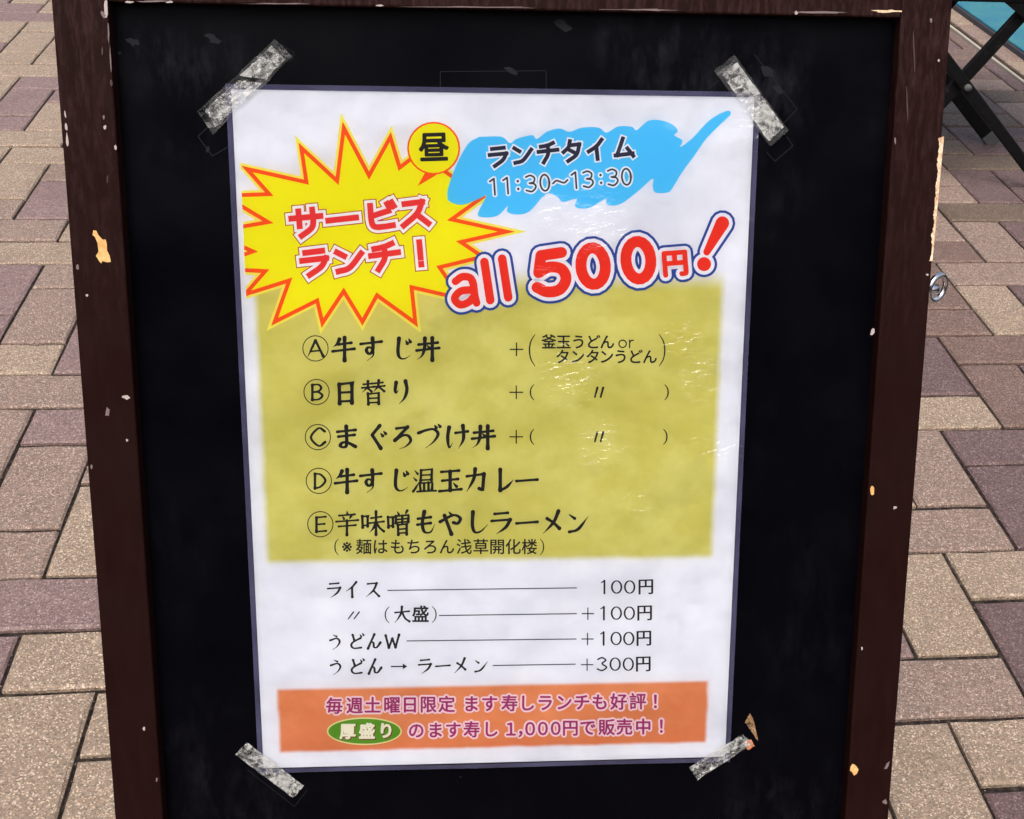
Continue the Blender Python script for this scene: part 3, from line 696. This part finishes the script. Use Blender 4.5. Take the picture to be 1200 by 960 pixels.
gl = chars([(c, x, 641) for c, x in zip('※麺はもちろん浅草開化楼', (406.6, 426.4, 445.5, 466, 485, 504.4, 523.6, 544, 563.5, 582.6, 601.3, 620.5))], lambda c, x, y: fglyph(c, x, y, 19.4 if c != '※' else 21, fit=(c == '※')))
prn('lettering', [(dilate(gl, .25, 6)+paren(392.5, 641, 19, 4, 1, 1.2)+paren(637, 641, 19, 4, -1, 1.2), I['black'])])
# extras with rule lines
def num(seq, y, s=16):
    out = []
    for ch, x in seq:
        if ch == '0': out.append(ribbon([np.array((x+5.6*math.cos(a), y+7.2*math.sin(a))) for a in (2*math.pi*k/20 for k in range(21))], [.62+.45*abs(math.cos(2*math.pi*k/20)) for k in range(21)], False))
        if ch == '1': out += [ribbon([(x+.5, y-7.5), (x+.5, y+7.5)], [1.1, 1.1]), ribbon([(x-3.2, y-5.2), (x+.5, y-7.2)], [.6, .9])]
        if ch == '3': out.append(ribbon(catmull([np.array((x+dx, y+dy), float) for dx, dy in ((-5, -5.6), (0, -7.6), (4.2, -4.6), (0, -.6), (5.2, 3.6), (0, 7.4), (-5.6, 5.6))], 4), [.9]*25))
        if ch == '円': out += dilate(fglyph('円', x, y-.4, 20.5, .98, 0, .03), .45, 6, .15)
        if ch == '+': out += plus(x, y+.6, 7.2, 1.3)
    return out
EX = [('ラ391.4 イ412.5 ス436.5', 691, 18.5, (454, 692, 676, 689), [('1', 707.8), ('0', 722.6), ('0', 737.9), ('円', 756.8)], 688),
      ('大471', 720.6, 18.5, (514.5, 721.4, 676, 719.2), [('+', 688.9), ('1', 707.2), ('0', 722.3), ('0', 737.5), ('円', 755.4)], 718.6),
      ('う392.8 ど417 ん437.6 W459.8', 752, 18, (476.5, 751.2, 675.5, 748.9), [('+', 688.5), ('1', 706.9), ('0', 722), ('0', 736.8), ('円', 754.5)], 748.3),
      ('う393.6 ど417.5 ん438.6 ラ497.8 ー519 メ540 ン563.6', 781.4, 18, (577.5, 780, 674.5, 778.4), [('+', 688), ('3', 705.6), ('0', 720.9), ('0', 736.3), ('円', 753.8)], 778.4)]
for k, (s, y, em, ln, nm, ny) in enumerate(EX):
    gl = []
    for tk in s.split():
        x = float(tk[1:]); gl += brush(tk[0], x, y-(x-400)*.01, em*1.04, 2.6)
    if k == 1: gl += ditto(414.6, 721.3, 8, 1.7, 6)+paren(451.5, 720.6, 19, 4.5, 1, 1.3)+paren(511, 720.2, 19, 4.5, -1, 1.3)+dilate(fglyph('盛', 492.8, 720, 21), .45, 6)
    if k == 3: gl += [ribbon([(458, 781.2), (475, 781)], [.75]*2, False), (np.array([(472, 777.6), (477.2, 781), (472, 784.4)]), [[0, 1, 2]])]
    prn('lettering', [(gl, I['black'])]); prn('lettering', [(num(nm, ny), I['black'])])
    prn('rule_line', [([ribbon([(ln[0], ln[1]), (ln[2], ln[3])], [.62]*2, False)], I['grey'])])
# bottom banner text
b1 = chars([(c, x, 827.4-(x-391)*.0145) for c, x in zip('毎週土曜日限定ます寿しランチも好評', (391.7, 415.5, 436.7, 459.3, 480.3, 501.8, 523.5, 552.2, 573.7, 597, 617.5, 638.8, 660.8, 681.8, 703, 725, 747.3))]+[('！', 768, 822)], lambda c, x, y: fglyph(c, x, y, 20.6, fit=(c == '！')))
prn('lettering', [(dilate(b1, 2.6, 10), I['pinkw']), (dilate(b1, .5, 6), I['mag'])])
b2 = chars([(c, x, 856.3-(x-487)*.017) for c, x in zip('のます寿し１，０００円で販売中', (487.8, 510.2, 531.2, 552.7, 574.8, 598.8, 610, 621.2, 636.2, 651.2, 668.3, 688.8, 710.8, 731.8, 753.8))]+[('！', 775, 851)], lambda c, x, y: fglyph(c, x, y+(6 if c == '，' else 0), 20.2, fit=(c in '！１，０')))
prn('lettering', [(dilate(b2, 2.6, 10), I['pinkw']), (dilate(b2, .5, 6), I['mag'])])
b3 = chars([('厚', 407.5, 857.3), ('盛', 430, 857), ('り', 452.4, 856.4)], lambda c, x, y: fglyph(c, x, y, 19.5))
prn('oval_badge', [([disc(427, 857, 44, 40, 16.2)], I['cream']), ([disc(427, 857, 42.3, 40, 14.6)], I['green']), ([(P+[.9, .9], F_) for P, F_ in dilate(b3, 1.3, 8)], I['brown']), (dilate(b3, .85, 8), I['pale'])])

# laminating film: gently buckled sheet, wider than the paper
m_film = bpy.data.materials.new('laminating_film'); m_film.use_nodes = True
g = NG(m_film); g.t.nodes.clear()
tr = g.n('ShaderNodeBsdfTransparent', {0: (.985, .985, .99, 1)}); gl_ = g.n('ShaderNodeBsdfGlossy', {'Roughness': .10})
tc = g.n('ShaderNodeTexCoord').outputs['Object']; xyz = g.n('ShaderNodeSeparateXYZ', {0: tc}).outputs
mpn = g.n('ShaderNodeMapping', {'Vector': tc, 'Rotation': (0, 0, .5), 'Scale': (1, 1.8, 1)}).outputs[0]
side = g.math('MULTIPLY', g.rmap(xyz[0], -.12, .10, .2, 1), g.rmap(g.noise(tc, 13.0, 2, .5), .46, .64, .15, 1, True))
crk = None
for (qx, qy, qr, qa) in ((700, 262, 34, .8), (650, 250, 18, .7), (668, 440, 30, 1), (820, 442, 22, 1), (842, 522, 26, 1), (800, 395, 20, .8), (705, 522, 28, .8), (745, 590, 20, .5), (880, 150, 22, .5), (640, 330, 14, .6)):
    bx, by = on_board(qx, qy); d_ = g.n('ShaderNodeVectorMath', {0: tc, 1: (bx, by, .0023)}, operation='DISTANCE').outputs['Value']
    f_ = g.rmap(d_, 0.0, qr*.00095, qa*1.25, 0, True); crk = f_ if crk is None else g.math('MAXIMUM', crk, f_)
rid = g.math('POWER', g.math('SUBTRACT', 1.0, g.math('ABSOLUTE', g.math('MULTIPLY', g.math('SUBTRACT', g.noise(mpn, 85.0, 2, .5), .5), 4.0)), clamp=True), 3.0)
hh = g.math('ADD', g.math('MULTIPLY', g.noise(mpn, 22.0, 2, .5), side), g.math('MULTIPLY', g.math('MULTIPLY', g.math('ADD', rid, g.math('MULTIPLY', g.math('SUBTRACT', g.noise(mpn, 34.0, 2, .5), .5), 5.0)), crk), .30))
nrm = g.bump(hh, .0034, .8); g.set(gl_.inputs['Normal'], nrm)
fr = g.n('ShaderNodeFresnel', {'IOR': 1.5}).outputs[0]
mx = g.n('ShaderNodeMixShader', {0: fr}); g.t.links.new(tr.outputs[0], mx.inputs[1]); g.t.links.new(gl_.outputs[0], mx.inputs[2])
df = g.n('ShaderNodeBsdfDiffuse', {0: (.09, .09, .17, 1)})
ax = g.math('ABSOLUTE', xyz[0]); ay = g.math('ABSOLUTE', xyz[1])
mar = g.math('MAXIMUM', g.rmap(ax, .1484, .1487), g.rmap(ay, .2099, .2102))
mx2 = g.n('ShaderNodeMixShader', {0: g.math('MULTIPLY', mar, g.rmap(g.noise(tc, 35.0, 3), .3, .7, .3, .52))}); g.t.links.new(mx.outputs[0], mx2.inputs[1]); g.t.links.new(df.outputs[0], mx2.inputs[2])
out = g.n('ShaderNodeOutputMaterial'); g.t.links.new(mx2.outputs[0], out.inputs[0])
nx, ny = 60, 84; V = []; F = []
for j in range(ny+1):
    for i in range(nx+1):
        x = -.1515+.303*i/nx; y = -.213+.426*j/ny
        z = .0023+.00018*math.sin(x*38+y*21)+.00014*math.sin(y*60-x*31+1)
        V.append((x, y, z))
        if i and j: a = j*(nx+1)+i; F.append([a-nx-2, a-nx-1, a, a-1])
me = mesh_from('laminate_film', V, F)
for p in me.polygons: p.use_smooth = True
link('laminate_film', me, [m_film], poster)

# ------------------------------------------------------------------ sticky tape
def tape_mat(name, cover, scale, bright=.5, tint=(1, 1, .96), clear=False):
    m = bpy.data.materials.new(name); m.use_nodes = True; g = NG(m); g.t.nodes.clear()
    tc = g.n('ShaderNodeTexCoord').outputs['Object']
    n1 = g.noise(tc, scale, 4, .65); n2 = g.n('ShaderNodeTexVoronoi', {'Vector': tc, 'Scale': scale*1.5}, feature='DISTANCE_TO_EDGE').outputs[0]
    a = g.rmap(n1, cover-.09, cover+.09, 0, 1, True)
    if not clear: a = g.math('MAXIMUM', a, g.rmap(n2, .02, .16, .45, 0)); a = g.math('MULTIPLY', a, g.rmap(g.noise(tc, scale*2.0, 4, .7), .3, .62, .35, 1))
    df = g.n('ShaderNodeBsdfDiffuse', {0: (bright*tint[0], bright*tint[1], bright*tint[2], 1)})
    gl = g.n('ShaderNodeBsdfGlossy', {'Roughness': .25, 'Normal': g.bump(g.math('ADD', n1, n2), .002)})
    tr = g.n('ShaderNodeBsdfTransparent')
    m1 = g.n('ShaderNodeMixShader', {0: g.math('MULTIPLY', a, .74 if not clear else .05)}); g.t.links.new(tr.outputs[0], m1.inputs[1]); g.t.links.new(df.outputs[0], m1.inputs[2])
    m2 = g.n('ShaderNodeMixShader', {0: .05 if not clear else .025}); g.t.links.new(m1.outputs[0], m2.inputs[1]); g.t.links.new(gl.outputs[0], m2.inputs[2])
    o = g.n('ShaderNodeOutputMaterial'); g.t.links.new(m2.outputs[0], o.inputs[0]); return m
m_tape = tape_mat('silvery_wrinkled_tape', .50, 125.0, .46)
m_clear = tape_mat('clear_tape', .40, 60.0, .5, clear=True)
m_brown = tape_mat('brown_stained_tape', .42, 200.0, .35, (1, .55, .25))
def strip(name, pts, mt, par, z, c, sub=10, bumpy=.0003, seed=1, holes=None):
    """pts: 4 corners in photo pixels"""
    Q = [np.array(on_board(x, y, z)) for x, y in pts]; r = random.Random(seed); V = []; F = []
    ph = [r.uniform(0, 6) for _ in range(3)]; m = 22
    for j in range(sub+1):
        for i in range(m+1):
            u, v = i/m, j/sub
            p = (Q[0]*(1-u)+Q[1]*u)*(1-v)+(Q[3]*(1-u)+Q[2]*u)*v
            jit = .0004 if (i in (0, m)) else (.00018 if j in (0, sub) else 0)
            p = p+np.array((r.uniform(-jit, jit), r.uniform(-jit, jit)))
            V.append((p[0]-c[0], p[1]-c[1], z+bumpy*(.5+.5*math.sin(u*17+v*5+ph[0])*math.sin(v*7+u*9+ph[1]))))
            if i and j:
                a = j*(m+1)+i; F.append([a-m-2, a-m-1, a, a-1])
    me = mesh_from(name, V, F)
    for p in me.polygons: p.use_smooth = True
    return link(name, me, [mt], par)
def grow(pts, d): P = offset_poly(pts, d); return [tuple(p) for p in P]
TAPES = [
 ('wrinkled clear tape strip over upper left corner of poster', [[(318.4, 54), (334.8, 69.7), (312, 93), (281, 89)], [(279, 94), (308, 97.5), (252.8, 149.4), (239.5, 129)]], [(322, 46), (343, 66), (250, 158), (231, 131)]),
 ('wrinkled clear tape strip over upper right corner of poster', [[(863.8, 72.7), (918.4, 148.4), (900.5, 165.6), (845.8, 87.5)]], [(860.6, 64), (924, 153), (903, 172), (836.4, 82.5)]),
 ('crumpled clear tape strip over lower left corner of poster', [[(290, 869.8), (356.4, 920.8), (343.3, 934.9), (275.6, 883.9)]], [(289, 866), (358, 920.8), (343.3, 937), (273, 884)]),
 ('crumpled clear tape strip over lower right corner of poster', [[(870.3, 860), (881.7, 871), (817.5, 914), (807.2, 899)]], [(872, 857), (884, 872), (817.5, 917), (804, 898)])]
for k, (lab, pcs, outer) in enumerate(TAPES):
    c = np.mean([on_board(*p) for p in outer], 0)
    t = thing('sticky_tape', lab, 'tape', mw=board_matrix(0) @ Matrix.Translation((c[0], c[1], 0)), group='tape strips holding the poster corners')
    if k < 2: strip('tape_backing', outer, m_clear, t, .0030, c, seed=k)
    for j, q in enumerate(pcs): strip('tape_film', q, m_tape, t, .0036, c, seed=10+k*3+j, bumpy=.0007)
q = [(878.3, 835), (882.5, 842), (888.5, 869), (873, 846)]
c = np.mean([on_board(*p) for p in q], 0)
t = thing('tape_scrap', 'small brown torn scrap of old tape beside lower right tape strip', 'tape scrap', mw=board_matrix(0) @ Matrix.Translation((c[0], c[1], 0)))
strip('scrap_tip', q, m_brown, t, .0012, c, 5, .0012, 4)
strip('scrap_fold', [(872, 868), (880, 866), (884, 874), (876, 879)], mat('rusty_brown_tape', (.42, .16, .07), .4, .5), t, .0030, c, 5, .0010, 6)
# faint outlines left by older tape, on the panel
m_res = mat('tape_residue', (.0085, .0085, .011), .6, .1)
def outline(pts, wd=1.0, closed=True):
    P = [np.array(p, float) for p in pts]+([np.array(pts[0], float)] if closed else [])
    V, F = [], []
    for a, b in zip(P[:-1], P[1:]):
        v, f = ribbon([a, b], [wd/2]*2, False); F += [[i+len(V) for i in q] for q in f]; V += [(*on_board(x, y), 0) for x, y in v]
    F2 = []
    for q in F:
        ar = sum(V[q[i]][0]*V[q[(i+1) % 4]][1]-V[q[(i+1) % 4]][0]*V[q[i]][1] for i in range(4)); F2.append(q if ar > 0 else q[::-1])
    V = [(x, y-BASE, .0002+.00001*(k//4)) for k, (x, y, _) in enumerate(V)]
    link('tape_residue', mesh_from('tape_residue', V, F2), [m_res], [o for o in board.children if o.name.startswith('panel')][0])
[0 for _ in ()]
outline([(246, 147), (232, 160), (249, 183), (268, 172)], 1.0, False); outline([(516, 84), (640, 83), (640, 107), (516, 108)], .8)
outline([(325, 50), (345, 62), (340, 73)], .8, False); outline([(884, 64), (934, 128), (919, 144)], .9, False); outline([(922, 160), (929, 171), (908, 189), (898, 178)], .9, False); outline([(831, 104), (842, 94)], .9, False)
outline([(290, 902), (345, 945), (360, 926)], .7, False)
for k, (x, y, rx, ry) in enumerate([(900, 85, 9, 5), (912, 105, 7, 4), (155, 49, 7, 4), (140, 62, 2, 2), (250, 46, 9, 4), (660, 30, 12, 5), (600, 84, 9, 3), (244, 175, 2.2, 3.5)]):
    patch('smudge', blob(x, y, rx, ry, .5, 60+k, 11, .4), m_res, [o for o in board.children if o.name.startswith('panel')][0], .00015, BASE, .0001)

# ------------------------------------------------------------------ folding stool at the right
stool = thing('folding_stool', 'black folding stool with crossed flat metal legs behind the menu board', 'stool', loc=(1.106, 2.76, 0))
def sb(n, a, b, wx, wy, m): 
    l = stool.location; return bar(n, Vector(a)-l, Vector(b)-l, wx, wy, m, stool, bev=.003)
for y in (2.605, 2.905):
    lg = sb('leg', (1.312, y, .012), (.92, y, .41),   .024 if y < 2.8 else .030, .010, m_chairblack)
    sb('foot_cap', (1.325, y, .0), (1.302, y, .023), .030, .018, m_rubber)
    lg2 = sb('leg', (.935, y+.014, .012), (1.230, y+.014, .41), .029, .010, m_chairblack)
    sb('foot_cap', (.928, y+.014, .0), (.945, y+.014, .023), .034, .018, m_rubber)
    bm = bmesh.new(); bmesh.ops.create_cone(bm, cap_ends=True, segments=16, radius1=.009, radius2=.007, depth=.030, matrix=Matrix.Translation(Vector((1.106, y+.004, .222))-stool.location) @ Matrix.Rotation(math.pi/2, 4, 'X'))
    link('pivot_bolt', bm_mesh('pivot_bolt', bm, True), [m_rubber], stool)
sb('cross_bar', (1.262, 2.612, .062), (1.262, 2.900, .062), .016, .016, m_chairblack)
sb('cross_bar', (.982, 2.625, .062), (.982, 2.912, .062), .016, .016, m_chairblack)
bm = bmesh.new(); bm_box(bm, -.24, .42, -.175, .44, .408, .432, .010, 3)  # seat extended well past the legs to throw more shade on the paving
link('seat', bm_mesh('seat', bm, True), [mat('black_seat', (.012, .012, .013), .5, .4)], stool)
sb('seat_rail', (.90, 2.604, .404), (1.235, 2.604, .404), .022, .014, m_chairblack)
sb('seat_rail', (.90, 2.906, .404), (1.235, 2.906, .404), .022, .014, m_chairblack)
bk = bmesh.new(); tri = [(1.150, .392), (1.212, .352), (1.262, .394), (1.262, .410), (1.150, .410)]
va = [bk.verts.new((x-1.106, 2.600-2.76, z)) for x, z in tri]; vb = [bk.verts.new((x-1.106, 2.607-2.76, z)) for x, z in tri]
bk.faces.new(va); bk.faces.new(vb[::-1])
for k in range(5): bk.faces.new((va[k], vb[k], vb[(k+1) % 5], va[(k+1) % 5]))
bmesh.ops.recalc_face_normals(bk, faces=bk.faces)
link('corner_bracket', bm_mesh('corner_bracket', bk), [m_chairblack], stool)
